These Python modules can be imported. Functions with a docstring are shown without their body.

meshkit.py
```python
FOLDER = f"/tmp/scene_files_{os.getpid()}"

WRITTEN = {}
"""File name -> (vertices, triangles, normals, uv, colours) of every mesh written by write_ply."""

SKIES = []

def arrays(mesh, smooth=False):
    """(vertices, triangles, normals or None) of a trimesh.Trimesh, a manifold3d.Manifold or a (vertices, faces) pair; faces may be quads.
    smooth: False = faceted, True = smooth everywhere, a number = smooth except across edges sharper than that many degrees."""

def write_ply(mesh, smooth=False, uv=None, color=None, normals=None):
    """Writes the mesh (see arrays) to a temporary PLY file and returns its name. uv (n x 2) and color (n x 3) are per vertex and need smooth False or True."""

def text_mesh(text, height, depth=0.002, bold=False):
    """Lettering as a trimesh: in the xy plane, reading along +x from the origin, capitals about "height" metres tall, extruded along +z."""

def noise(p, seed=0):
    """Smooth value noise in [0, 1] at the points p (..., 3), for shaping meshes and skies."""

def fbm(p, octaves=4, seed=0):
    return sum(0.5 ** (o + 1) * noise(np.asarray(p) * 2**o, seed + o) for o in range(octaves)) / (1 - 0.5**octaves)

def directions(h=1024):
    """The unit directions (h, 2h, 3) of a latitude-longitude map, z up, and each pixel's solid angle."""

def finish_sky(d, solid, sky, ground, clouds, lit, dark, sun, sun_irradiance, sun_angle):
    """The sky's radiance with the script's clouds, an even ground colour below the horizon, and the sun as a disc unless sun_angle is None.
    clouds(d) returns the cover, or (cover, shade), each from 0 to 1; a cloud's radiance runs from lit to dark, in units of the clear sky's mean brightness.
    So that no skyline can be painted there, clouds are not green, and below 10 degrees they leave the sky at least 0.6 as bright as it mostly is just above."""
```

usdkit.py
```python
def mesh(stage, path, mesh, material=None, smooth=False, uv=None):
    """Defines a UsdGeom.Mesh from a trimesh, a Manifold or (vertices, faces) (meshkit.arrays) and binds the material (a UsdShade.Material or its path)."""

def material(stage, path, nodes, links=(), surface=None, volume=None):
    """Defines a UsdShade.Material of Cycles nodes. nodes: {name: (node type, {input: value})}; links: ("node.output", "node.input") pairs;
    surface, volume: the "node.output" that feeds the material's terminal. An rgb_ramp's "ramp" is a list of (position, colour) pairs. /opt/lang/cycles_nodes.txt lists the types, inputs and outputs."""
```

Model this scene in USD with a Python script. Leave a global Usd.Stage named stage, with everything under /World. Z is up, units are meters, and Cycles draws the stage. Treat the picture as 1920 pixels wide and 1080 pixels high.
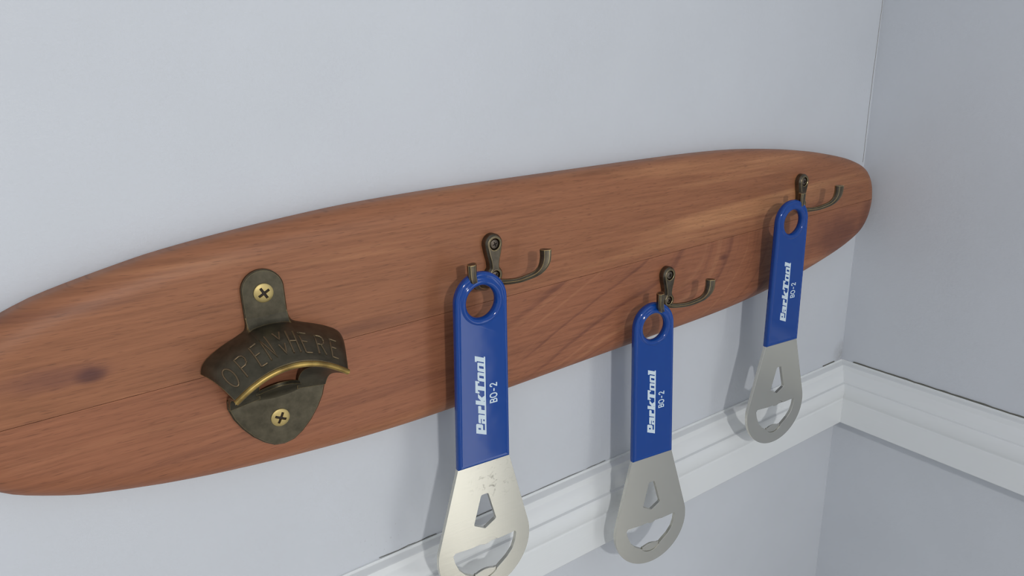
import math
import numpy as np
import trimesh
import manifold3d as m3
import mapbox_earcut
import usdkit
import meshkit
from pxr import Usd, UsdGeom, UsdLux, UsdShade, Gf, Sdf
from shapely.geometry import Polygon, Point, box, LineString, MultiPolygon
from shapely import affinity
from shapely.ops import unary_union
from scipy.interpolate import PchipInterpolator, CubicSpline

stage = Usd.Stage.CreateInMemory()
UsdGeom.SetStageUpAxis(stage, 'Z')
UsdGeom.SetStageMetersPerUnit(stage, 1.0)
world = UsdGeom.Xform.Define(stage, '/World')
stage.SetDefaultPrim(world.GetPrim())
stage.DefinePrim('/World/Looks', 'Scope')

# ------------------------------------------------------------------ camera
EXPOSURE = 0.0
CAM_F = 1332.617                       # focal length in pixels of a 1920 px wide frame
EYE = np.array([0.0, -0.326604, 0.0])
RM = np.array([[0.81828358, 0.54178169, 0.19205359],
               [-0.57415108, 0.78641922, 0.22780552],
               [-0.02761378, -0.29667729, 0.95457848]])      # columns: right, forward, up
cam = UsdGeom.Camera.Define(stage, '/World/camera')
cam.CreateHorizontalApertureAttr(36.0)
cam.CreateVerticalApertureAttr(36.0 * 9 / 16)
cam.CreateFocalLengthAttr(36.0 * CAM_F / 1920)
cam.CreateClippingRangeAttr(Gf.Vec2f(0.01, 100))
cam.CreateExposureAttr(EXPOSURE)
M4 = Gf.Matrix4d(1.0)
for i, row in enumerate((RM[:, 0], RM[:, 2], -RM[:, 1], EYE)):
    for j in range(3):
        M4[i, j] = float(row[j])
cam.AddTransformOp().Set(M4)

# ------------------------------------------------------------------ light: soft ambient of a bright room, one small cool lamp behind the viewer
dome = UsdLux.DomeLight.Define(stage, '/World/ambient_light')
dome.CreateIntensityAttr(0.17)
dome.CreateColorAttr(Gf.Vec3f(0.98, 0.99, 1.02))
lamp = UsdLux.SphereLight.Define(stage, '/World/lamp_light')
lamp.CreateRadiusAttr(0.032)
lamp.CreateIntensityAttr(475.0)
lamp.CreateColorAttr(Gf.Vec3f(1.0, 0.985, 0.96))
lamp.AddTranslateOp().Set(Gf.Vec3d(-0.10, -1.25, 0.32))

# added unseen window panel on the right-hand wall, brightens the steel blade reflections
window_fill = UsdLux.RectLight.Define(stage, '/World/added_window_fill')
window_fill.CreateWidthAttr(0.86)
window_fill.CreateHeightAttr(1.5)
window_fill.CreateIntensityAttr(1.7)
window_fill.CreateColorAttr(Gf.Vec3f(1.0, 0.98, 0.92))
_m = Gf.Matrix4d(1.0)
for _i, _row in enumerate(((0, 1, 0), (0, 0, 1), (1, 0, 0), (0.5895, -1.25, -0.40))):
    for _j in range(3):
        _m[_i, _j] = float(_row[_j])
window_fill.AddTransformOp().Set(_m)

# ------------------------------------------------------------------ helpers
def numbered(path):
    if not stage.GetPrimAtPath(path):
        return path
    k = 1
    while stage.GetPrimAtPath(f'{path}_{k:03d}'):
        k += 1
    return f'{path}_{k:03d}'


def tag(prim, label=None, cat=None, group=None, kind=None):
    for k, v in (('label', label), ('category', cat), ('group', group), ('kind', kind)):
        if v:
            prim.SetCustomDataByKey(k, v)
    return prim


def obj(name, mesh, mat, parent=None, smooth=30, label=None):
    base = str(parent.GetPath()) if parent else '/World'
    m = usdkit.mesh(stage, numbered(f'{base}/{name}'), mesh, mat, smooth=smooth)
    if label:
        tag(m.GetPrim(), label)
    return m.GetPrim()


def thing(name, label, cat, matrix, group=None):
    x = UsdGeom.Xform.Define(stage, numbered('/World/' + name))
    x.AddTransformOp().Set(matrix)
    return tag(x.GetPrim(), label, cat, group)


def matrix(R, t):
    m = Gf.Matrix4d(1.0)
    R = np.asarray(R, float)
    for i in range(3):
        for j in range(3):
            m[i, j] = float(R[j, i])
        m[3, i] = float(t[i])
    return m


def rot(yaw, pitch, roll):
    cy, sy, cp, sp, cr, sr = math.cos(yaw), math.sin(yaw), math.cos(pitch), math.sin(pitch), math.cos(roll), math.sin(roll)
    return (np.array([[cy, -sy, 0], [sy, cy, 0], [0, 0, 1]]) @ np.array([[1, 0, 0], [0, cp, -sp], [0, sp, cp]])
            @ np.array([[cr, 0, sr], [0, 1, 0], [-sr, 0, cr]]))


def tm(v, f):
    return trimesh.Trimesh(np.asarray(v, float), np.asarray(f, int), process=False)


def join(*ms):
    return trimesh.util.concatenate(list(ms))


def resample(poly, step):
    """ring of a polygon with no edge longer than step, keeping the corners"""
    c = np.asarray(poly)[:, :2]
    if np.allclose(c[0], c[-1]):
        c = c[:-1]
    out = []
    for a, b in zip(c, np.roll(c, -1, 0)):
        n = max(1, int(math.ceil(np.linalg.norm(b - a) / step)))
        out += [a + (b - a) * k / n for k in range(n)]
    return np.array(out)


def inset_ring(c, d):
    """moves each vertex of a ring by d to its left (a counter-clockwise ring shrinks)"""
    e = np.roll(c, -1, 0) - c
    e /= np.maximum(np.linalg.norm(e, axis=1, keepdims=True), 1e-12)
    n = np.c_[-e[:, 1], e[:, 0]]
    n0 = np.roll(n, 1, 0)
    s = n + n0
    s /= np.maximum((1 + (n * n0).sum(1, keepdims=True)), 0.35)
    return c + s * d


def ccw(c):
    a = c[:, 0] @ np.roll(c[:, 1], -1) - c[:, 1] @ np.roll(c[:, 0], -1)
    return c if a > 0 else c[::-1]


def plate(outer, holes, prof, hole_profs=None):
    """A plate in the xz plane seen from -y. prof: (inset, y) rows from the front flat to the back flat, for the outline and for each hole."""
    hole_profs = hole_profs or [prof] * len(holes)
    rings = [(ccw(np.asarray(outer)), prof)] + [(ccw(np.asarray(h))[::-1], p) for h, p in zip(holes, hole_profs)]
    V, F, firsts, lasts = [], [], [], []
    n0 = 0
    for c, p in rings:
        rows = [np.c_[(q := inset_ring(c, d))[:, 0], np.full(len(c), y), q[:, 1]] for d, y in p]
        n = len(c)
        for r in range(len(rows)):
            V.append(rows[r])
        for r in range(len(rows) - 1):
            a = n0 + r * n + np.arange(n)
            b = n0 + r * n + (np.arange(n) + 1) % n
            F += [np.c_[a, a + n, b], np.c_[b, a + n, b + n]]
        firsts.append(np.arange(n0, n0 + n))
        lasts.append(np.arange(n0 + (len(rows) - 1) * n, n0 + len(rows) * n))
        n0 += n * len(rows)
    V = np.vstack(V)
    for ids, flip in ((np.concatenate(firsts), False), (np.concatenate(lasts), True)):
        ends = np.cumsum([len(c) for c, _ in rings]).astype(np.uint32)
        t = mapbox_earcut.triangulate_float64(V[ids][:, [0, 2]], ends).reshape(-1, 3)
        t = ids[t]
        nz = np.cross(V[t[:, 1]] - V[t[:, 0]], V[t[:, 2]] - V[t[:, 0]])[:, 1]
        want = 1 if flip else -1
        t[nz * want < 0] = t[nz * want < 0][:, ::-1]
        F.append(t)
    out = tm(V, np.vstack(F))
    if out.volume < 0:
        out.invert()
    return out


def shape_plate(poly, y0, y1, r=0.0, step=0.5):
    """a flat piece from a shapely shape (mm), front y0 to back y1 (mm), front edge eased by r"""
    out = []
    for g in getattr(poly, 'geoms', [poly]):
        prof = [(r, y0), (0, y0 + r), (0, y1)] if r else [(0, y0), (0, y1)]
        out.append(plate(resample(g.exterior.coords, step), [resample(h.coords, step) for h in g.interiors], prof))
    m = join(*out)
    m.apply_scale(0.001)
    return m


def bands(rows, closed=False):
    """surface through rows of points; closed joins each row's end to its start"""
    rows = [np.asarray(r, float) for r in rows]
    n = len(rows[0])
    V = np.vstack(rows)
    F = []
    k = n if closed else n - 1
    for r in range(len(rows) - 1):
        a = r * n + np.arange(k)
        b = r * n + (np.arange(k) + 1) % n
        F += [np.c_[a, b, a + n], np.c_[b, b + n, a + n]]
    return tm(V, np.vstack(F))


def shell(P, thick):
    """grid P (a, b, 3) thickened against its normals, closed round its edge"""
    P = np.asarray(P, float)
    du, dv = np.gradient(P, axis=1), np.gradient(P, axis=0)
    N = np.cross(du, dv)
    N /= np.maximum(np.linalg.norm(N, axis=2, keepdims=True), 1e-12)
    Q = P - N * (thick if np.ndim(thick) == 0 else np.asarray(thick)[..., None])
    a, b, _ = P.shape
    top = bands(list(P))
    bot = bands(list(Q))
    bot.invert()
    loop = [(0, j) for j in range(b)] + [(i, b - 1) for i in range(1, a)] + [(a - 1, j) for j in range(b - 2, -1, -1)] + [(i, 0) for i in range(a - 2, 0, -1)]
    rim = bands([np.array([Q[i, j] for i, j in loop]), np.array([P[i, j] for i, j in loop])], closed=True)
    return join(top, bot, rim), N


def sweep(path, widths, thicks, side):
    """flat strap with eased edges along a path; side: unit vector across the strap"""
    path = np.asarray(path, float)
    T = np.gradient(path, axis=0)
    T /= np.linalg.norm(T, axis=1, keepdims=True)
    rows = []
    c = 0.22
    for p, t, w, h in zip(path, T, widths, thicks):
        n = np.cross(side, t)
        n /= np.linalg.norm(n)
        w2, h2 = w / 2, h / 2
        e = min(c * h, 0.3 * w)
        rg, rb = 0.22 * w, -0.12 * h
        sec = [(-w2 + e, -h2), (w2 - e, -h2), (w2, -h2 + e), (w2 + rg, rb), (w2, h2 - e), (w2 - e, h2), (-w2 + e, h2), (-w2, h2 - e), (-w2 - rg, rb), (-w2, -h2 + e)]
        rows.append([p + side * a + n * b for a, b in sec])
    m = bands(rows, closed=True)
    n = len(rows[0])
    V = np.vstack([m.vertices, [np.mean(rows[0], 0)], [np.mean(rows[-1], 0)]])
    k = len(V)
    i = np.arange(n)
    j = (i + 1) % n
    F = np.vstack([m.faces, np.c_[j, i, np.full(n, k - 2)], np.c_[i + k - 2 - n, j + k - 2 - n, np.full(n, k - 1)]])
    out = tm(V, F)
    if out.volume < 0:
        out.invert()
    return out


def tube(path, r, n=6):
    path = np.asarray(path, float)
    T = np.gradient(path, axis=0)
    T /= np.maximum(np.linalg.norm(T, axis=1, keepdims=True), 1e-12)
    up = np.array([0.3, 0.9, 0.31])
    rows = []
    for p, t in zip(path, T):
        a = np.cross(t, up)
        a /= np.linalg.norm(a)
        b = np.cross(t, a)
        th = np.arange(n) * 2 * np.pi / n
        rows.append(p + r * (np.cos(th)[:, None] * a + np.sin(th)[:, None] * b))
    m = bands(rows, closed=True)
    V = np.vstack([m.vertices, [path[0]], [path[-1]]])
    i = np.arange(n)
    j = (i + 1) % n
    k = len(V)
    out = tm(V, np.vstack([m.faces, np.c_[j, i, np.full(n, k - 2)], np.c_[i + k - 2 - n, j + k - 2 - n, np.full(n, k - 1)]]))
    if out.volume < 0:
        out.invert()
    return out


# ------------------------------------------------------------------ materials
def srgb(r, g, b):
    c = np.array([r, g, b]) / 255.0
    return tuple(np.where(c <= 0.04045, c / 12.92, ((c + 0.055) / 1.055) ** 2.4))


def mat(name, nodes, links, surface='p.BSDF'):
    return usdkit.material(stage, '/World/Looks/' + name, nodes, links, surface=surface)


def wall_paint(name, col, stains=False):
    nodes = {
        'g': ('geometry', {}),
        'n1': ('noise_texture', {'scale': 9.0, 'detail': 3.0, 'roughness': 0.55}),
        'n2': ('noise_texture', {'scale': 420.0, 'detail': 3.0, 'roughness': 0.6}),
        'r': ('rgb_ramp', {'ramp': [(0.3, tuple(np.array(col) * 0.965)), (0.7, tuple(np.array(col) * 1.02))]}),
        'm': ('math', {'math_type': 'multiply_add', 'value2': 4.0}),
        'b': ('bump', {'strength': 0.16, 'distance': 0.0010}),
        'p': ('principled_bsdf', {'roughness': 0.55, 'specular_ior_level': 0.35}),
    }
    links = [('g.position', 'n1.vector'), ('g.position', 'n2.vector'), ('n1.fac', 'r.fac'), ('n1.fac', 'm.value1'), ('n2.fac', 'm.value3'), ('m.value', 'b.height'), ('b.normal', 'p.normal')]
    if not stains:
        links.append(('r.color', 'p.base_color'))
    else:
        # a brown mark in the corner above the rail, and a few specks of grime left of the first opener
        nodes |= {
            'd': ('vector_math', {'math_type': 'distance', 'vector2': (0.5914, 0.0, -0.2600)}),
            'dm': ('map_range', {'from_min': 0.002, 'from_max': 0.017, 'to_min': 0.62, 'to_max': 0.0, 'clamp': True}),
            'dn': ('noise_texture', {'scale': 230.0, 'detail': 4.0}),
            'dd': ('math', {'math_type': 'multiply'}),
            's': ('vector_math', {'math_type': 'distance', 'vector2': (0.133, 0.0, -0.258)}),
            'sm': ('map_range', {'from_min': 0.004, 'from_max': 0.03, 'to_min': 1.0, 'to_max': 0.0, 'clamp': True}),
            'sn': ('noise_texture', {'scale': 650.0, 'detail': 2.0}),
            'sr': ('map_range', {'from_min': 0.66, 'from_max': 0.76, 'to_min': 0.0, 'to_max': 0.35, 'clamp': True}),
            'ss': ('math', {'math_type': 'multiply'}),
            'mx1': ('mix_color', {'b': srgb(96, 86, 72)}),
            'mx2': ('mix_color', {'b': srgb(120, 110, 104)}),
        }
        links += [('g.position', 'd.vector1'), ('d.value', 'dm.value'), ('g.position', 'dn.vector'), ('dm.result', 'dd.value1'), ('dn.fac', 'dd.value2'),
                  ('g.position', 's.vector1'), ('s.value', 'sm.value'), ('g.position', 'sn.vector'), ('sn.fac', 'sr.value'), ('sm.result', 'ss.value1'), ('sr.result', 'ss.value2'),
                  ('r.color', 'mx1.a'), ('dd.value', 'mx1.fac'), ('mx1.result', 'mx2.a'), ('ss.value', 'mx2.fac'), ('mx2.result', 'p.base_color')]
    return mat(name, nodes, links)


WALL = np.array(srgb(205, 209, 215))
M_wall = wall_paint('wall_paint', WALL, True)
M_wall2 = wall_paint('side_wall_paint', WALL)
M_trim = mat('trim_gloss', {
    'g': ('geometry', {}),
    'mp': ('mapping', {'scale': (30.0, 30.0, 900.0)}),
    'n': ('noise_texture', {'scale': 1.0, 'detail': 3.0}),
    'b': ('bump', {'strength': 0.10, 'distance': 0.0006}),
    'p': ('principled_bsdf', {'base_color': srgb(226, 229, 230), 'roughness': 0.32, 'specular_ior_level': 0.5})},
    [('g.position', 'mp.vector'), ('mp.vector', 'n.vector'), ('n.fac', 'b.height'), ('b.normal', 'p.normal')])
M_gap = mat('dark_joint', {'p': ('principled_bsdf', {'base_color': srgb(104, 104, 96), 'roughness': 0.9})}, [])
M_floor = mat('floor_carpet', {'g': ('geometry', {}), 'n': ('noise_texture', {'scale': 60.0, 'detail': 5.0}),
                               'r': ('rgb_ramp', {'ramp': [(0.3, srgb(190, 187, 180)), (0.7, srgb(212, 209, 203))]}), 'p': ('principled_bsdf', {'roughness': 0.95})},
              [('g.position', 'n.vector'), ('n.fac', 'r.fac'), ('r.color', 'p.base_color')])


def wood(name, base, light, dark, flame, seed):
    """reddish hardwood: long grain along x, short dark pores; the lower plank carries flame figure that leans to the right"""
    nodes = {
        'tc': ('texture_coordinate', {}),
        'sx': ('separate_xyz', {}),
        # broad tone streaks
        'm1': ('mapping', {'scale': (2.2, 1.0, 52.0), 'location': (seed, 0.3 * seed, 0.0)}),
        'n1': ('noise_texture', {'scale': 1.0, 'detail': 4.0, 'roughness': 0.55, 'distortion': 0.5}),
        # fine fibres
        'm2': ('mapping', {'scale': (26.0, 10.0, 620.0), 'location': (seed * 2, 0.0, 0.0)}),
        'n2': ('noise_texture', {'scale': 1.0, 'detail': 4.0, 'roughness': 0.65}),
        # pores
        'm3': ('mapping', {'scale': (170.0, 10.0, 1900.0)}),
        'n3': ('noise_texture', {'scale': 1.0, 'detail': 1.0}),
        'pr': ('map_range', {'from_min': 0.60, 'from_max': 0.74, 'to_min': 0.0, 'to_max': 0.34, 'clamp': True}),
        'cr': ('rgb_ramp', {'ramp': [(0.27, dark), (0.44, base), (0.55, base), (0.73, light)]}),
        'fr': ('rgb_ramp', {'ramp': [(0.27, (0.72, 0.70, 0.68)), (0.5, (1, 1, 1)), (0.73, (1.20, 1.22, 1.24))]}),
        'mul': ('mix_color', {'blend_type': 'multiply', 'fac': 0.85}),
        'mp': ('mix_color', {'b': tuple(np.array(dark) * 0.45)}),
        'p': ('principled_bsdf', {'roughness': 0.50, 'specular_ior_level': 0.4}),
        'b': ('bump', {'strength': 0.25, 'distance': 0.0004}),
    }
    links = [('tc.object', 'sx.vector'), ('tc.object', 'm1.vector'), ('m1.vector', 'n1.vector'), ('tc.object', 'm2.vector'), ('m2.vector', 'n2.vector'), ('tc.object', 'm3.vector'), ('m3.vector', 'n3.vector'),
             ('n3.fac', 'pr.value'), ('n2.fac', 'fr.fac'), ('n2.fac', 'b.height'), ('b.normal', 'p.normal')]
    tone = 'n1.fac'
    if flame:
        # phase = x + depth below the seam times a slope that eases to a curve near the knot; 1-D noise of the phase makes the figure
        nodes |= {
            'dz': ('math', {'math_type': 'multiply_add', 'value2': -1.0, 'value3': 0.001}),
            'dzc': ('math', {'math_type': 'maximum', 'value2': 0.0}),
            'kq': ('math', {'math_type': 'multiply', 'value2': 16.0}),
            'ks': ('map_range', {'range_type': 'smoothstep', 'from_min': 0.00, 'from_max': 0.115, 'to_min': 0.0, 'to_max': 1.0, 'clamp': True}),
            'k': ('mix_float', {'a': 2.3}),
            'dk': ('math', {'math_type': 'multiply'}),
            'ph': ('math', {'math_type': 'add'}),
            'wob': ('noise_texture', {'scale': 18.0, 'detail': 3.0}),
            'ph2': ('math', {'math_type': 'multiply_add', 'value2': 0.016}),
            'pw': ('math', {'math_type': 'multiply', 'value2': 62.0}),
            'nf': ('noise_texture', {'dimensions': '1D', 'scale': 1.0, 'detail': 2.5, 'roughness': 0.55}),
            'nfm': ('map_range', {'from_min': 0.34, 'from_max': 0.66, 'to_min': 0.29, 'to_max': 0.64, 'clamp': True}),
            'ml': ('map_range', {'range_type': 'smoothstep', 'from_min': -0.10, 'from_max': -0.03, 'to_min': 0.0, 'to_max': 1.0, 'clamp': True}),
            'mr': ('map_range', {'range_type': 'smoothstep', 'from_min': 0.155, 'from_max': 0.20, 'to_min': 1.0, 'to_max': 0.0, 'clamp': True}),
            'mk': ('math', {'math_type': 'multiply'}),
            'mk2': ('math', {'math_type': 'multiply', 'value2': 0.8}),
            'tone': ('mix_float', {}),
        }
        links += [('sx.z', 'dz.value1'), ('dz.value', 'dzc.value1'), ('dzc.value', 'kq.value1'), ('sx.x', 'ks.value'), ('ks.result', 'k.fac'), ('kq.value', 'k.b'), ('k.result', 'dk.value1'), ('dzc.value', 'dk.value2'),
                  ('sx.x', 'ph.value1'), ('dk.value', 'ph.value2'), ('tc.object', 'wob.vector'), ('wob.fac', 'ph2.value1'), ('ph.value', 'ph2.value3'), ('ph2.value', 'pw.value1'), ('pw.value', 'nf.w'),
                  ('sx.x', 'ml.value'), ('sx.x', 'mr.value'), ('ml.result', 'mk.value1'), ('mr.result', 'mk.value2'), ('mk.value', 'mk2.value1'), ('mk2.value', 'tone.fac'), ('n1.fac', 'tone.a'), ('nf.fac', 'nfm.value'), ('nfm.result', 'tone.b')]
        tone = 'tone.result'
    links += [(tone, 'cr.fac'), ('cr.color', 'mul.a'), ('fr.color', 'mul.b'), ('mul.result', 'mp.a'), ('pr.result', 'mp.fac')]
    last = 'mp.result'
    # knots and dark heart streaks: (x, z, half length, half height, strength, colour)
    spots = ([(0.121, -0.0125, 0.005, 0.003, 0.6, srgb(82, 44, 38)), (0.19, -0.020, 0.020, 0.007, 0.25, srgb(88, 48, 40)), (0.262, -0.018, 0.040, 0.022, 0.50, srgb(84, 46, 42)), (0.30, -0.012, 0.012, 0.030, 0.5, srgb(88, 52, 44))] if flame else
             [(-0.262, 0.006, 0.007, 0.0042, 0.75, srgb(70, 40, 42)), (-0.275, 0.008, 0.024, 0.006, 0.45, srgb(96, 58, 56)), (-0.16, -0.001, 0.10, 0.004, 0.30, srgb(96, 58, 46))])
    for k, (x, z, a, b_, s, c) in enumerate(spots):
        nodes |= {f'k{k}m': ('mapping', {'location': (-x / a, 0.0, -z / b_), 'scale': (1 / a, 0.0, 1 / b_)}),
                  f'k{k}w': ('noise_texture', {'scale': 60.0, 'detail': 3.0}), f'k{k}a': ('vector_math', {'math_type': 'multiply_add', 'vector2': (0.9, 0.0, 0.9)}),
                  f'k{k}o': ('vector_math', {'math_type': 'subtract', 'vector2': (0.45, 0.0, 0.45)}),
                  f'k{k}l': ('vector_math', {'math_type': 'length'}),
                  f'k{k}r': ('map_range', {'range_type': 'smoothstep', 'from_min': 0.25, 'from_max': 1.15, 'to_min': s, 'to_max': 0.0, 'clamp': True}), f'k{k}x': ('mix_color', {'b': c})}
        links += [('tc.object', f'k{k}m.vector'), ('tc.object', f'k{k}w.vector'), (f'k{k}w.color', f'k{k}a.vector1'), (f'k{k}m.vector', f'k{k}a.vector3'), (f'k{k}a.vector', f'k{k}o.vector1'), (f'k{k}o.vector', f'k{k}l.vector1'),
                  (f'k{k}l.value', f'k{k}r.value'), (f'k{k}r.result', f'k{k}x.fac'), (last, f'k{k}x.a')]
        last = f'k{k}x.result'
    links.append((last, 'p.base_color'))
    return mat(name, nodes, links)


M_wood_u = wood('plank_wood_straight', srgb(149, 97, 67), srgb(180, 127, 88), srgb(110, 67, 50), False, 3.1)
M_wood_l = wood('plank_wood_flame', srgb(149, 95, 67), srgb(176, 121, 86), srgb(113, 68, 51), True, 7.7)


def brass(name, dark, bright, rough, r=0.0009, lo=0.02, hi=0.16, metallic=0.9):
    """patinated metal whose edges are worn bright"""
    return mat(name, {
        'g': ('geometry', {}), 'bv': ('bevel', {'radius': r, 'samples': 6}), 'dot': ('vector_math', {'math_type': 'dot_product'}),
        'mr': ('map_range', {'from_min': 1.0 - lo, 'from_max': 1.0 - hi, 'to_min': 0.0, 'to_max': 1.0, 'clamp': True}),
        'tc': ('texture_coordinate', {}), 'n': ('noise_texture', {'scale': 180.0, 'detail': 4.0, 'roughness': 0.6}),
        'nr': ('rgb_ramp', {'ramp': [(0.3, tuple(np.array(dark) * 0.75)), (0.7, tuple(np.array(dark) * 1.35))]}),
        'mx': ('mix_color', {'b': bright}),
        'bp': ('bump', {'strength': 0.12, 'distance': 0.0004}),
        'p': ('principled_bsdf', {'metallic': metallic, 'roughness': rough})},
        [('bv.bevel', 'dot.vector1'), ('g.true_normal', 'dot.vector2'), ('dot.value', 'mr.value'), ('tc.object', 'n.vector'), ('n.fac', 'nr.fac'), ('nr.color', 'mx.a'), ('mr.result', 'mx.fac'),
         ('mx.result', 'p.base_color'), ('n.fac', 'bp.height'), ('bp.normal', 'p.normal')])


M_patina = brass('antique_brass', srgb(84, 79, 66), srgb(172, 150, 102), 0.42, 0.0006, 0.03, 0.22)
M_hook = brass('hook_brass', srgb(98, 90, 78), srgb(206, 182, 128), 0.32, 0.0008, 0.010, 0.09)
M_letter = mat('worn_brass_lettering', {'p': ('principled_bsdf', {'base_color': srgb(122, 106, 82), 'metallic': 0.85, 'roughness': 0.45})}, [])
M_lip = mat('worn_brass_rim', {'tc': ('texture_coordinate', {}), 'n': ('noise_texture', {'scale': 120.0, 'detail': 4.0}), 'r': ('rgb_ramp', {'ramp': [(0.35, srgb(128, 106, 62)), (0.65, srgb(188, 160, 92))]}), 'p': ('principled_bsdf', {'metallic': 0.9, 'roughness': 0.4})},
            [('tc.object', 'n.vector'), ('n.fac', 'r.fac'), ('r.color', 'p.base_color')])
M_screw = mat('yellow_brass_screw', {'p': ('principled_bsdf', {'base_color': srgb(192, 172, 116), 'metallic': 0.85, 'roughness': 0.5})}, [])
M_recess = mat('screw_recess', {'p': ('principled_bsdf', {'base_color': srgb(48, 38, 30), 'metallic': 0.3, 'roughness': 0.6})}, [])
M_darkscrew = mat('bronzed_screw', {'p': ('principled_bsdf', {'base_color': srgb(104, 94, 84), 'metallic': 0.9, 'roughness': 0.35})}, [])
M_blue = mat('blue_vinyl', {'tc': ('texture_coordinate', {}), 'n': ('noise_texture', {'scale': 45.0, 'detail': 2.0}), 'b': ('bump', {'strength': 0.10, 'distance': 0.0012}),
                            'p': ('principled_bsdf', {'base_color': srgb(4, 63, 143), 'roughness': 0.10, 'specular_ior_level': 0.5})},
             [('tc.object', 'n.vector'), ('n.fac', 'b.height'), ('b.normal', 'p.normal')])
M_print = mat('pale_print', {'p': ('principled_bsdf', {'base_color': srgb(206, 222, 232), 'roughness': 0.45})}, [])


def steel(name, scuffed):
    nodes = {'tc': ('texture_coordinate', {}), 'm': ('mapping', {'scale': (60.0, 60.0, 900.0)}), 'n': ('noise_texture', {'scale': 1.0, 'detail': 3.0}),
             'b': ('bump', {'strength': 0.08, 'distance': 0.0003}), 'p': ('principled_bsdf', {'metallic': 1.0, 'roughness': 0.25, 'base_color': srgb(205, 203, 194)})}
    links = [('tc.object', 'm.vector'), ('m.vector', 'n.vector'), ('n.fac', 'b.height'), ('b.normal', 'p.normal')]
    if scuffed:
        nodes |= {'d': ('vector_math', {'math_type': 'distance', 'vector2': (0.005, 0.0, -0.1195)}),
                  'dm': ('map_range', {'from_min': 0.004, 'from_max': 0.018, 'to_min': 1.0, 'to_max': 0.0, 'clamp': True}),
                  's': ('noise_texture', {'scale': 260.0, 'detail': 5.0, 'roughness': 0.62, 'distortion': 0.8}),
                  'sr': ('map_range', {'from_min': 0.56, 'from_max': 0.70, 'to_min': 0.0, 'to_max': 0.75, 'clamp': True}),
                  'mm': ('math', {'math_type': 'multiply'}), 'mx': ('mix_color', {'a': srgb(208, 206, 196), 'b': srgb(118, 116, 108)})}
        links += [('tc.object', 'd.vector1'), ('d.value', 'dm.value'), ('tc.object', 's.vector'), ('s.fac', 'sr.value'), ('dm.result', 'mm.value1'), ('sr.result', 'mm.value2'), ('mm.value', 'mx.fac'), ('mx.result', 'p.base_color')]
    return mat(name, nodes, links)


M_steel_scuffed = steel('scuffed_steel', True)
M_steel = steel('brushed_steel', False)

# ------------------------------------------------------------------ the setting
XC = 0.59136                                 # the corner
FLOOR = -1.20


def struct(name, mesh, m, parent=None, smooth=30):
    p = obj(name, mesh, m, parent, smooth)
    if parent is None:
        tag(p, kind='structure')
    return p


def boxm(a, b):
    m = trimesh.creation.box(np.subtract(b, a))
    m.apply_translation((np.add(a, b)) / 2)
    return m


wall_back = struct('wall_back', boxm((-1.0, 0.0, FLOOR - 0.1), (XC + 0.1, 0.1, 1.3)), M_wall, smooth=False)
wall_right = struct('wall_right', boxm((XC, -2.6, FLOOR), (XC + 0.1, 0.0, 1.3)), M_wall2, smooth=False)
struct('added_wall_left', boxm((-1.0, -2.6, FLOOR), (-0.9, 0.0, 1.3)), M_wall2, smooth=False)  # added unseen wall, blocks ambient light from the left
struct('added_ceiling', boxm((-0.9, -2.6, 1.3), (XC, 0.0, 1.4)), M_wall2, smooth=False)  # added unseen ceiling, cuts ambient light from above
struct('floor', boxm((-0.9, -2.6, FLOOR - 0.1), (XC, 0.0, FLOOR)), M_floor, smooth=False)

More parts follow.
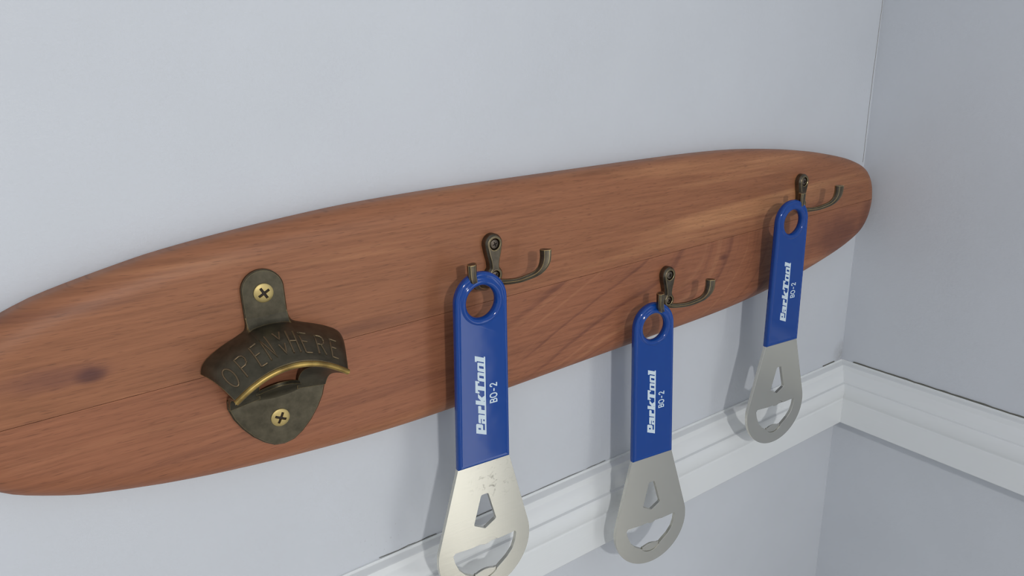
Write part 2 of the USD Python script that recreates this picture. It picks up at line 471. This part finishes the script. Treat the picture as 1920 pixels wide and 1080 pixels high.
wy0, wy1, wz0, wz1 = -1.70, -0.80, -1.17, 0.37
added_frame = [boxm((XC - 0.02, wy0, wz0), (XC, wy0 + 0.03, wz1)), boxm((XC - 0.02, wy1 - 0.03, wz0), (XC, wy1, wz1)), boxm((XC - 0.02, wy0, wz1 - 0.03), (XC, wy1, wz1)),
       boxm((XC - 0.02, wy0, wz0), (XC, wy1, wz0 + 0.03)), boxm((XC - 0.018, wy0, -0.42), (XC, wy1, -0.39))]
struct('added_window_1', join(*added_frame), M_trim, smooth=False)  # frame for the added light panel, never in view
ZR = -0.2650
PROF = np.array([(0, 0), (1.0, 0), (1.2, -0.3), (1.2, -1.5), (1.5, -1.8), (5.1, -2.5), (5.8, -3.0), (6.0, -4.0), (6.1, -6.6), (6.6, -7.4), (8.4, -9.8), (9.7, -12.4), (10.4, -15.0), (10.6, -16.4),
                 (11.0, -16.9), (12.8, -17.3), (13.8, -18.8), (14.3, -21.6), (14.5, -24.4), (14.3, -27.4), (13.7, -29.6), (13.1, -30.9), (13.1, -31.8), (13.6, -33.0), (13.8, -54.6), (13.4, -55.4), (0, -55.5)]) / 1000
rows_b = [[(-0.9, -d, ZR + z) for d, z in PROF], [(XC - d, -d, ZR + z) for d, z in PROF]]
rail_b = bands(rows_b)
rows_s = [[(XC - d, -d, ZR + z) for d, z in PROF], [(XC - d, -0.80, ZR + z) for d, z in PROF]]
rail_s = bands(rows_s)
for r_ in (rail_b, rail_s):
    n_ = r_.face_normals
    if (n_ * [(0, -1, 0)] if r_ is rail_b else n_ * [(-1, 0, 0)]).sum() < 0:
        r_.invert()
trim_1 = struct('trim_1', rail_b, M_trim, smooth=38)
trim_2 = struct('trim_2', rail_s, M_trim, smooth=38)


M_hair = mat('hairline_joint', {'p': ('principled_bsdf', {'base_color': srgb(150, 151, 148), 'roughness': 0.9})}, [])


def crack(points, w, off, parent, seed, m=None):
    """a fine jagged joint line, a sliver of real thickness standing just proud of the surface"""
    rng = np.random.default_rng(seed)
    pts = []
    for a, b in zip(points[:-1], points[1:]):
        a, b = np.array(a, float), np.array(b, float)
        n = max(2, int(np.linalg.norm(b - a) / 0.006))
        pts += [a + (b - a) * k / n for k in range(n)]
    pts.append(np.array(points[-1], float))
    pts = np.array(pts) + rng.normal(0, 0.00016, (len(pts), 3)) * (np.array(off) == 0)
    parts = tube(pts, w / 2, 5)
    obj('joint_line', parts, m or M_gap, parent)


crack([(XC - 0.0020, -0.00005, 0.9), (XC - 0.0022, -0.00005, 0.15), (XC - 0.0016, -0.00005, 0.03), (XC - 0.0030, -0.00005, -0.02), (XC - 0.0026, -0.00005, -0.085)], 0.0006, (0, 1, 0), wall_back, 1, M_hair)
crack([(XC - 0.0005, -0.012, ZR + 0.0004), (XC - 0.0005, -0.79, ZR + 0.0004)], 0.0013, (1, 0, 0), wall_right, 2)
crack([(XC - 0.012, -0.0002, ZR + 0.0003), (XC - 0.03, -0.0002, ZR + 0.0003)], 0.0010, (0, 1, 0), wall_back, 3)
crack([(0.128, -0.0002, ZR + 0.0003), (0.165, -0.0002, ZR + 0.0003)], 0.0004, (0, 1, 0), wall_back, 4)
crack([(0.19, -0.0002, ZR + 0.0002), (0.30, -0.0002, ZR + 0.0002)], 0.0003, (0, 1, 0), wall_back, 5)

# ------------------------------------------------------------------ the rack: a surfboard of two glued planks
TB = 0.018
BO = np.array([0.271, 0.0, -0.1175])          # centre of the board's back
TILT = 0.0125
RACK = thing('coat_rack', 'reddish brown wooden surfboard-shaped wall rack with brass hooks and mounted opener', 'coat rack', matrix(np.eye(3), BO))

HALF = 0.3146
prof_s = np.array([0, 1.5, 4, 7, 12, 18, 25, 38, 53, 63, 92, 133, 175, 204, 236, 313]) / 1000
prof_h = np.array([0, 10, 16.2, 20.8, 26.0, 29.6, 32.5, 36.7, 40.4, 42.5, 47.9, 53.2, 56.9, 58.2, 58.9, 59.4]) / 1000
ss = np.concatenate([[0, 0.0002, 0.0005, 0.001, 0.002, 0.003, 0.0045, 0.006, 0.008, 0.011, 0.014, 0.018, 0.022], np.linspace(0.027, HALF, 48)])
hh = PchipInterpolator(prof_s, prof_h)(ss)
hh[:5] = np.maximum(hh[:5], np.sqrt(0.04 * ss[:5]))
quarter = np.c_[HALF - ss, hh]
# the near end (the nose) is fuller than the far one
nose_u = np.c_[quarter[:, 0], hh + np.interp(ss, [0, 0.015, 0.04, 0.08, 0.126, 0.198, 0.30], [0, 1.8, 3.6, 4.0, 3.0, 1.5, 0]) / 1000]
nose_l = np.c_[quarter[:, 0], hh + np.interp(ss, [0, 0.015, 0.04, 0.07, 0.126, 0.198, 0.28, 0.315], [0, 5.2, 7.0, 7.2, 6.0, 4.1, 1.6, 0.6]) / 1000]
outline = np.vstack([quarter, (nose_u * [-1, 1])[::-1][1:], (nose_l * [-1, -1])[1:], (quarter * [1, -1])[::-1][1:-1]])
outline = np.array(Polygon(outline).convex_hull.exterior.coords)[:-1]
poly0 = Polygon(outline)
pts = []
RO, RI = 0.0095, 0.0125
for a in np.linspace(0, np.pi / 2, 11):
    c = np.array(poly0.buffer(-RI * (1 - math.cos(a)), quad_segs=16).exterior.coords)
    pts.append(np.c_[c[:, 0], np.full(len(c), -(TB - RO) - RO * math.sin(a)), c[:, 1]])
for a in np.linspace(0, np.pi / 2, 3):
    c = np.array(poly0.buffer(-0.002 * (1 - math.cos(a)), quad_segs=16).exterior.coords)
    pts.append(np.c_[c[:, 0], np.full(len(c), -0.0024 + 0.002 * math.sin(a)), c[:, 1]])
pts = np.vstack(pts)
ct, st_ = math.cos(TILT), math.sin(TILT)
pts = np.c_[pts[:, 0] * ct - pts[:, 2] * st_, pts[:, 1], pts[:, 0] * st_ + pts[:, 2] * ct]
hull = m3.Manifold.hull_points(pts)
SEAM = 0.0215                                 # slope of the glue line
sn = np.array([-math.sin(SEAM), 0, math.cos(SEAM)])
seam0 = -0.0018
upper = hull.trim_by_plane(tuple(sn), seam0 + 0.00010)
lower = hull.trim_by_plane(tuple(-sn), -(seam0 - 0.00010))
obj('plank', upper, M_wood_u, RACK, 40)
obj('plank', lower, M_wood_l, RACK, 40)


def on_board(mesh, x, z, roll=0.0, front=TB):
    """places a piece made in millimetre-true metres around its own origin (y = 0 on the board's face) at world x, z"""
    m = mesh.copy()
    T = np.eye(4)
    T[:3, :3] = rot(0, 0, roll)
    T[:3, 3] = np.array([x, -front, z]) - BO
    m.apply_transform(T)
    return m


def disc(r, n=28, c=(0, 0)):
    t = np.arange(n) * 2 * np.pi / n
    return np.c_[c[0] + r * np.cos(t), c[1] + r * np.sin(t)]


def phillips(r, dome_h, base_y, cross, angle, depth=0.9):
    """screw head in mm: domed disc from y = base_y towards -y, with a cross cut in it; returns (head, recess)"""
    rows = []
    t = np.arange(32) * 2 * np.pi / 32
    prof = [(r, base_y), (r, base_y - dome_h * 0.45), (r * 0.95, base_y - dome_h * 0.62), (r * 0.7, base_y - dome_h * 0.88), (r * 0.35, base_y - dome_h), (0.02, base_y - dome_h)]
    for q, y in prof:
        rows.append(np.c_[q * np.cos(t), np.full(32, y), q * np.sin(t)])
    head = bands(rows, closed=True)
    bottom = tm(np.vstack([rows[0], [[0, base_y, 0]]]), [(i, (i + 1) % 32, 32) for i in range(32)])
    cap = tm(np.vstack([rows[-1], [[0, rows[-1][0, 1], 0]]]), [((i + 1) % 32, i, 32) for i in range(32)])
    solid = join(head, bottom, cap)
    solid.merge_vertices()
    trimesh.repair.fix_normals(solid)
    man = m3.Manifold(m3.Mesh(np.asarray(solid.vertices, np.float32), np.asarray(solid.faces, np.uint32)))
    a, w = cross, cross * 0.44
    cr = unary_union([box(-a, -w / 2, a, w / 2), box(-w / 2, -a, w / 2, a)]).union(Point(0, 0).buffer(w * 0.8))
    cr = affinity.rotate(cr, angle, origin=(0, 0))
    ring = np.array(cr.exterior.coords)[:-1]
    cutter = plate(ccw(ring), [], [(0, base_y - dome_h - 1), (0, base_y - dome_h + depth)])
    cut = m3.Manifold(m3.Mesh(np.asarray(cutter.vertices, np.float32), np.asarray(cutter.faces, np.uint32)))
    res = man - cut
    mm = res.to_mesh()
    head = tm(mm.vert_properties[:, :3], mm.tri_verts) if len(mm.tri_verts) else solid
    rec = plate(ccw(np.array(cr.buffer(0.02).exterior.coords)[:-1]), [], [(0, base_y - dome_h + depth - 0.05), (0, base_y - 0.01)])
    for m in (head, rec):
        m.apply_scale(0.001)
    return head, rec


# ------------------------------------------------------------------ hooks
def round_poly(p, r):
    return p.buffer(r).buffer(-2 * r).buffer(r)


hook_poly = unary_union([Point(0, 0).buffer(5.5, quad_segs=12), Point(0, -17.0).buffer(5.0, quad_segs=12), Polygon([(-5.3, -1.5), (-4.6, -5), (-3.3, -10), (-3.1, -13), (-3.9, -16), (3.9, -16), (3.1, -13), (3.3, -10), (4.6, -5), (5.3, -1.5)])])
hook_poly = hook_poly.buffer(1.2, quad_segs=8).buffer(-2.0, quad_segs=8).buffer(0.8, quad_segs=8)
hook_ring = resample(np.array(hook_poly.simplify(0.02).exterior.coords), 0.9)
hook_plate = plate(hook_ring, [disc(3.1, 28), disc(2.6, 28, (0, -17.0))], [(1.35, -4.9), (1.1, -4.8), (0.25, -3.7), (0.0, -3.0), (0, 0.0)], [[(0.3, -4.9), (0.0, -4.6), (0.0, -2.4), (0.0, 0.0)]] * 2)
hook_plate.apply_scale(0.001)
PHI = math.atan2(16.5, 23.2)
path_rz = np.array([(1.5, -21.0), (5.0, -21.3), (9, -21.2), (14, -20.5), (18.5, -19.0), (23.0, -17.0), (26.4, -13.6), (27.9, -9.8), (28.2, -6.8), (28.2, -3.9)])
tt = np.linspace(0, 1, len(path_rz))
rz = CubicSpline(tt, path_rz)(np.linspace(0, 1, 30))
wid = np.interp(np.linspace(0, 1, 30), [0, 0.2, 0.6, 0.9, 1], [3.2, 3.2, 3.2, 3.3, 3.3])
thk = np.interp(np.linspace(0, 1, 30), [0, 0.3, 0.55, 0.75, 1], [3.0, 2.6, 3.2, 5.8, 6.2])


def prong(sgn):
    dh = np.array([sgn * math.cos(PHI), -math.sin(PHI), 0])
    side = np.array([sgn * math.sin(PHI), math.cos(PHI), 0])
    p = rz[:, :1] * dh + np.array([0, -1.9, 0]) + rz[:, 1:] * np.array([0, 0, 1.0])
    m = sweep(p, wid, thk, side)
    m.apply_scale(0.001)
    return m


def hook(x, z, roll, label):
    h = obj('hook', on_board(hook_plate, x, z, roll), M_hook, RACK, 35, label)
    for s in (-1, 1):
        obj('prong', on_board(prong(s), x, z, roll), M_hook, h, 20)
    for dz, ang, sr in ((0, 20, 2.5), (-17.0, 50, 2.1)):
        head, rec = phillips(sr, 0.9, -3.7, 1.3, ang, 0.8)
        for nm, m_, mt in (('screw', head, M_darkscrew), ('screw_recess', rec, M_recess)):
            m_.apply_translation((0, 0, dz / 1000))
            if nm == 'screw':
                sc = m_
            else:
                rc = m_
        obj('screw', on_board(sc, x, z, roll), M_darkscrew, h, 30)
        obj('screw_recess', on_board(rc, x, z, roll), M_recess, h, False)
    return h


HOOKS = [(0.1993, -0.0886, 0.0), (0.3338, -0.1312, 0.0), (0.4725, -0.0860, 0.0)]
for (x, z, r), lb in zip(HOOKS, ('double-prong antique brass hook, leftmost of the three', 'double-prong antique brass hook set lower in the middle', 'double-prong antique brass hook nearest the room corner')):
    hook(x, z, r, lb)

# ------------------------------------------------------------------ wall-mounted opener
OX, OZ, OROLL = 0.0790, -0.0912, -0.008
# all in mm; x right, d out from the board, z up, origin at the upper screw
LIPZ, LIPD, LIPX = -23.4, 30.0, 24.3


SMOOTH_U = np.linspace(0, 1, 41)
SMOOTH_Z = PchipInterpolator([0, 0.2, 0.40, 0.62, 0.86, 0.96, 1.0], [-13.6, -14.2, -16.0, -18.6, -22.6, -25.2, -28.0])(SMOOTH_U)


KU = [0, 0.28, 0.295, 0.315, 0.345, 0.40, 0.62, 0.80, 0.90, 0.96, 1.0]
EDGE_X = PchipInterpolator(KU, [0, 9.25, 9.4, 9.8, 10.8, 13.0, 20.5, 26.4, 29.4, 30.9, 31.6])
EDGE_Z = PchipInterpolator(KU, [-8.5, -8.5, -11.0, -13.4, -15.0, -16.0, -18.6, -21.3, -23.4, -25.6, -28.0])
EDGE_D = PchipInterpolator(KU, [1.0, 1.0, 1.3, 2.0, 2.6, 3.1, 4.6, 5.8, 6.5, 7.0, 7.5])


def hood_point(u, t):
    """u -1..1 across, t 0 at the board .. 1 at the lip"""
    a = abs(u)
    # upper edge: rises into the tab in the middle, shoulders fall away to rounded corners
    x0, z0, d0 = float(EDGE_X(a)), float(EDGE_Z(a)), float(EDGE_D(a))
    mid = max(0.0, 1 - (a / 0.62) ** 2) ** 2
    zs = np.interp(a, SMOOTH_U, SMOOTH_Z)
    fade = 1 - min(1.0, t / 0.17)
    fade = fade * fade * (3 - 2 * fade)
    x1, z1, d1 = LIPX * a, LIPZ - 10.4 * a ** 2, LIPD + 1.0 - 1.5 * a ** 2
    bul = math.sin(math.pi * min(t, 1)) * (2.2 - 0.9 * a)
    z = zs + (z1 - zs) * (0.35 * t + 0.65 * t ** 1.25) + (z0 - zs) * fade + bul
    d = d0 + (d1 - d0) * (t ** (0.92 + 0.28 * mid))
    x = x0 + (x1 - x0) * t
    if t > 1:
        z -= (t - 1) * 16
        d = d1 + (t - 1) * 2
        x = x1
    return np.array([math.copysign(x, u) if u else 0.0, -d, z])


UH = np.concatenate([np.linspace(0, 0.27, 8), [0.28, 0.287, 0.295, 0.305, 0.315, 0.33, 0.345, 0.37], np.linspace(0.40, 0.9, 12), np.linspace(0.92, 1, 5)])
US = np.concatenate([-UH[::-1][:-1], UH])
TS = np.concatenate([np.linspace(0, 0.94, 18), [0.97, 1.0, 1.04, 1.09]])
G = np.array([[hood_point(u, t) for u in US] for t in TS])
hood, HN = shell(G, 1.9)
if HN[10, 27] @ np.array([0, -1, 1.0]) < 0:
    hood, HN = shell(G, -1.9)
    HN = -HN
    hood.invert()
tab = shape_plate(unary_union([Point(0, 1.2).buffer(9.3, quad_segs=20), box(-9.3, -11.8, 9.3, 1.2)]).difference(Point(0, 0).buffer(2.5)), -2.3, 0, 0.5)
# base plate
bx = np.array([(-22.0, -46), (-22.3, -50), (-20.6, -55.5), (-17.6, -61), (-13.6, -66.4), (-9, -70.8), (-4.6, -73.6), (0, -74.4)])
bpoly = Polygon(np.vstack([bx, (bx * [-1, 1])[::-1][1:]])).buffer(0.6).buffer(-0.6)
base = shape_plate(bpoly.difference(Point(-0.8, -60.3).buffer(2.4)), -2.4, 0, 0.7, 0.8)


def web(sgn):
    """cheek that runs from under the lip back to the base plate, open in the middle"""
    rows = []
    for t in np.linspace(0, 1, 12):
        row = []
        for k in np.linspace(0, 1, 10):
            u0, u1 = 0.40 + 0.12 * (1 - t), 0.985
            u = u0 + (u1 - u0) * k
            top = hood_point(u, 1.03) + [0, 1.6, -0.6]
            xb = 8.5 + (22.0 - 8.5) * k
            bot = np.array([xb, -2.4, -47.5 - 1.5 * k])
            s = t
            p = top * (1 - s) + bot * s
            p[1] += 5.5 * math.sin(math.pi * s) * (1 - .2 * k)
            p[2] += 1.2 * math.sin(math.pi * s)
            p[0] *= sgn
            row.append(p)
        rows.append(row[::sgn])
    m, _ = shell(np.array(rows), 1.5)
    return m


webs = join(web(1), web(-1))
webs.apply_scale(0.001)


def tooth_mesh():
    rows = []
    for t in np.linspace(0, 1, 12):
        row = []
        for k in np.linspace(-1, 1, 25):
            w = 13.5 - 3.5 * t
            rise = (1 - 0.68 * k ** 2)
            d = 2.3 + 9.5 * rise * t ** 1.6
            z = -50.5 + 2.0 * k * k + (9.5 * rise) * t
            row.append((k * w, -d, z))
        rows.append(row)
    m, n = shell(np.array(rows[::-1]), 1.6)
    if n[5, 12] @ np.array([0, -1, 0.3]) < 0:
        m, n = shell(np.array(rows), 1.6)
    m.apply_scale(0.001)
    return m


hood.apply_scale(0.001)
body = join(tab, hood, webs, base)
place = lambda m: on_board(m, OX, OZ, OROLL)
opener = obj('bottle_opener', place(body), M_patina, RACK, 38, 'antique brass wall-mounted bottle opener embossed OPEN HERE')
obj('prying_tooth', place(tooth_mesh()), M_patina, opener, 40)
lip_path = np.array([hood_point(u, 1.07) + [0, -0.25, 0.3] for u in np.linspace(-0.99, 0.99, 60)])
lip = tube(lip_path, 1.25, 10)
lip.apply_scale(0.001)
obj('lip', place(lip), M_lip, opener, 60, 'worn gold-coloured rim of the hood')
for (sx, sz, ang) in ((0, 0, 28), (-0.6, -60.3, 62)):
    head, rec = phillips(4.3, 1.2, -2.2, 2.75, ang, 1.0)
    for m_ in (head, rec):
        m_.apply_translation((sx / 1000, 0, sz / 1000))
    obj('screw', place(head), M_screw, opener, 30, 'yellow brass cross-head screw')
    obj('screw_recess', place(rec), M_recess, opener, False)

# lettering: strokes in a 0..1 x 0..1 cell, laid along an arc on the hood
STROKES = {
    'O': [[(0.5 + 0.42 * math.cos(a), 0.5 + 0.5 * math.sin(a)) for a in np.linspace(0, 2 * math.pi, 20)]],
    'P': [[(0, 0), (0, 1), (0.55, 1), (0.8, 0.93), (0.9, 0.75), (0.8, 0.56), (0.55, 0.48), (0, 0.48)]],
    'E': [[(0.8, 0), (0, 0), (0, 1), (0.8, 1)], [(0, 0.52), (0.65, 0.52)]],
    'N': [[(0, 0), (0, 1), (0.9, 0), (0.9, 1)]],
    'H': [[(0, 0), (0, 1)], [(0.85, 0), (0.85, 1)], [(0, 0.5), (0.85, 0.5)]],
    'R': [[(0, 0), (0, 1), (0.55, 1), (0.8, 0.93), (0.88, 0.76), (0.8, 0.58), (0.55, 0.5), (0, 0.5)], [(0.45, 0.5), (0.9, 0)]],
    'v': [[(0, 1.0), (0.5, 0.6), (1, 1.0)], [(0, 0.42), (0.5, 0.0), (1, 0.42)]],
}
# (letter, u of its left, width in u, t of its foot, t of its head)
LETTERS = [('O', -0.92, 0.145), ('P', -0.68, 0.13), ('E', -0.445, 0.12), ('N', -0.265, 0.12), ('v', -0.045, 0.075), ('H', 0.105, 0.13), ('E', 0.31, 0.12), ('R', 0.52, 0.13), ('E', 0.74, 0.12)]
T_FOOT, T_HEAD = 0.87, 0.47


def hood_normal(u, t):
    e = 1e-3
    n = np.cross(hood_point(u + e, t) - hood_point(u - e, t), hood_point(u, t - e) - hood_point(u, t + e))
    n /= np.linalg.norm(n)
    return n if n @ np.array([0, -1, 1]) > 0 else -n


for ch, u0, w in LETTERS:
    bits = []
    for stroke in STROKES[ch]:
        dense = []
        for a, b in zip(stroke[:-1], stroke[1:]):
            dense += [np.array(a) + (np.array(b) - np.array(a)) * k / 4 for k in range(4)]
        dense.append(np.array(stroke[-1]))
        P = []
        for sx, sy in dense:
            u, t = u0 + w * sx, T_FOOT + (T_HEAD - T_FOOT) * sy
            P.append(hood_point(u, t) + hood_normal(u, t) * 0.05)
        bits.append(tube(np.array(P), 0.40, 6))
    lm = join(*bits)
    lm.apply_scale(0.001)
    obj('raised_letter', place(lm), M_letter, opener, 60)

# ------------------------------------------------------------------ the three hanging openers, in mm: u right, y back, v up, top at v = 0
hand_pts = [(15.1, -15.3 + 0.0)]
arc = [(15.2 * math.cos(a), -15.4 + 15.4 * math.sin(a)) for a in np.linspace(math.pi, 0, 41)]
left = [(-16.1, -107.3), (-15.9, -70), (-15.4, -35)]
ring = [(-16.1, -107.3)] + [(-16.1 + 0.9 * k, -107.3 + 91.9 * k) for k in np.linspace(0.03, 0.98, 22)] + arc + [(15.2 + 0.9 * (1 - k), -15.4 - 91.9 * (1 - k)) for k in np.linspace(0.98, 0.03, 22)] + [(16.1, -107.3)]
handle_poly = Polygon(ring)
handle_ring = resample(np.array(handle_poly.exterior.coords), 1.6)
HT = 4.8


def sym(front):
    return front + [(a, HT - y) for a, y in front[::-1]]


p_edge = sym([(2.5, 0.35), (2.1, 0.18), (1.6, 0.0), (1.0, 0.12), (0.5, 0.5), (0.15, 1.1), (0.0, 1.8)])
p_hole = sym([(3.7, 0.35), (3.3, 0.12), (2.8, -0.25), (2.2, -0.42), (1.5, -0.30), (0.8, 0.25), (0.3, 1.0), (0.0, 1.9)])
handle = plate(handle_ring, [disc(8.6, 56, (0, -15.7))], p_edge, [p_hole])
handle.apply_scale(0.001)

circ = Point(0, -160.5).buffer(29.5, quad_segs=40)
head_poly = unary_union([circ, Polygon([(-15.4, -104.5), (15.4, -104.5), (15.4, -104.6), (-15.4, -104.6)])]).convex_hull
blade_poly = unary_union([head_poly, box(-14.6, -106, 14.6, -72)])
tri = Polygon([(-2.2, -126.6), (2.2, -126.6), (7.1, -144.2), (0, -148.3), (-7.1, -144.2)]).buffer(-1.1, quad_segs=6).buffer(1.1, quad_segs=6)
mouth = Polygon([(-19.2, -157.4), (-10, -158.0), (0, -158.2), (10, -158.0), (19.6, -157.4), (20.3, -158.6), (19.6, -163.5), (17.8, -168.3), (14.2, -172.4), (7.4, -177.4), (-7.4, -177.4), (-13, -173.8), (-17.0, -169.2), (-19.4, -163.5), (-20.4, -159)]).buffer(-0.5).buffer(0.5)
upper_lens = Point(0.6, -165.6).buffer(10.6, quad_segs=40).intersection(box(-20, -158.4, 20, -150))
lower_lens = Point(0, -171.5).buffer(9.8, quad_segs=40).intersection(box(-7.0, -185, 7.0, -176.6))
mouth_cut = unary_union([mouth, upper_lens, lower_lens]).simplify(0.03)
blade_ring = resample(np.array(blade_poly.simplify(0.02).exterior.coords), 2.0)
p_blade = [(0.10, 1.2), (0.0, 1.32), (0.0, 3.48), (0.10, 3.6)]
blade = plate(blade_ring, [resample(np.array(tri.simplify(0.02).exterior.coords), 1.2), resample(np.array(mouth_cut.exterior.coords), 1.2)], p_blade)
blade.apply_scale(0.001)
t_up = upper_lens.union(Point(0.6, -153.3).buffer(6.0, quad_segs=40).intersection(Point(0.6, -165.6).buffer(10.6, quad_segs=40))).buffer(-0.06)
tooth_up = shape_plate(t_up, 1.75, 3.2, 0.15, 0.8)
t_lo = unary_union([lower_lens, Point(0, -189.5).buffer(14.0, quad_segs=60).intersection(box(-7.0, -180, 7.0, -174))]).buffer(-0.06)
tooth_lo = shape_plate(t_lo, 1.75, 3.2, 0.15, 0.8)

# slanted heavy lettering along the handle, all letters standing on one joined base line
H, X = 6.2, 4.75


def counter(x0, y0, x1, y1):
    return box(x0, y0, x1, y1).buffer(0.25).buffer(-0.0)


def o_letter(x, w):
    return box(x, 0, x + w, X).buffer(-0.8).buffer(0.8, quad_segs=6).difference(box(x + w * 0.40, 1.25, x + w * 0.60, X - 1.2).buffer(0.22))


letters = [
    box(0, 0, 2.5, H).union(box(0, 2.0, 5.7, H).buffer(-0.9).buffer(0.9)).difference(box(2.55, 3.5, 3.35, 4.7).buffer(0.15)),
    box(6.2, 0, 11.3, X).buffer(-0.7).buffer(0.7).difference(box(7.9, 1.1, 8.7, 1.7).buffer(0.15)).difference(box(5.8, 2.75, 8.9, 3.25)),
    box(11.9, 0, 14.2, X).union(box(13.2, 2.9, 16.3, X).buffer(-0.6).buffer(0.6)),
    box(16.9, 0, 19.2, H).union(Polygon([(19, 1.7), (19, 2.7), (20.9, X), (23.2, X), (21.2, 2.5), (23.3, 0), (20.6, 0)])).difference(box(19.35, 3.3, 19.75, 5)),
    box(25.3, 0, 27.7, H).union(box(23.4, H - 1.5, 30.2, H)).union(box(23.4, H - 2.4, 24.4, H)).union(box(29.2, H - 2.4, 30.2, H)),
    o_letter(30.5, 4.9), o_letter(35.9, 4.9),
    box(41.5, 0, 44.0, H).union(box(40.9, H - 1.1, 42, H)),
    box(0, 0, 44.7, 0.85),
]
logo = unary_union(letters)
logo = affinity.affine_transform(logo, [1, 0.40, 0, 1, 0, 0])          # lean to the right
logo_v = affinity.affine_transform(logo, [0, -1, 1, 0, 1.2, -90.2])    # reading upwards
FRONT = 0.33
logo_print = shape_plate(logo_v.simplify(0.02), FRONT - 0.10, FRONT + 0.08, 0, 1.0)
tmsh = meshkit.text_mesh('BO-2', 4.4, 0.18, bold=True)
b0, b1 = tmsh.bounds
tv = np.array(tmsh.vertices)
xx = (tv[:, 0] - b0[0]) * (11.4 / (b1[0] - b0[0]))
model_print = tm(np.c_[8.1 - tv[:, 1], FRONT - 0.10 + tv[:, 2], -72.6 + xx], tmsh.faces)
if model_print.volume < 0:
    model_print.invert()
model_print.apply_scale(0.001)

POSES = [((0.1746, -0.0397, -0.2885), (-0.0488, -0.0013, 0.0273), 1.008),
         ((0.3114, -0.0365, -0.3341), (-0.146, -0.0123, -0.0127), 1.0),
         ((0.4423, -0.0364, -0.2860), (-0.1135, 0.0036, -0.0029), 1.0)]
TOPV = 0.19198
LAB = ['blue-handled steel bottle opener with a scuffed bright blade, leftmost of the three', 'blue-handled steel bottle opener hanging from the lower middle hook',
       'blue-handled steel bottle opener hanging from the hook nearest the room corner, with the darkest blade']
first = None
for k, ((p, a, s), lb) in enumerate(zip(POSES, LAB)):
    R = rot(*a)
    top = np.array(p) + R @ np.array([0, 0, TOPV])
    top = EYE + (top - EYE) * s
    m_ = matrix(R, top)
    grp = 'blue-handled bottle openers hanging on the rack hooks'
    t = thing('bottle_opener', lb, 'bottle opener', m_, grp)
    if k == 0:
        first = t
        bl = obj('blade', blade, M_steel_scuffed, t, 30)
        obj('prying_tooth', tooth_up, M_steel, bl, 30)
        obj('prying_tooth', tooth_lo, M_steel, bl, 30)
        hd = obj('handle', handle, M_blue, t, 50, 'blue vinyl-dipped handle with a round hanging hole')
        obj('logo_print', logo_print, M_print, hd, False, 'white slanted maker lettering')
        obj('model_print', model_print, M_print, hd, False, 'white BO-2 lettering')
    else:
        t.GetReferences().AddInternalReference(first.GetPath())
        UsdGeom.Xformable(t).MakeMatrixXform().Set(m_)
        tag(t, lb, 'bottle opener', grp)
        UsdShade.MaterialBindingAPI.Apply(stage.OverridePrim(str(t.GetPath()) + '/blade')).Bind(M_steel)
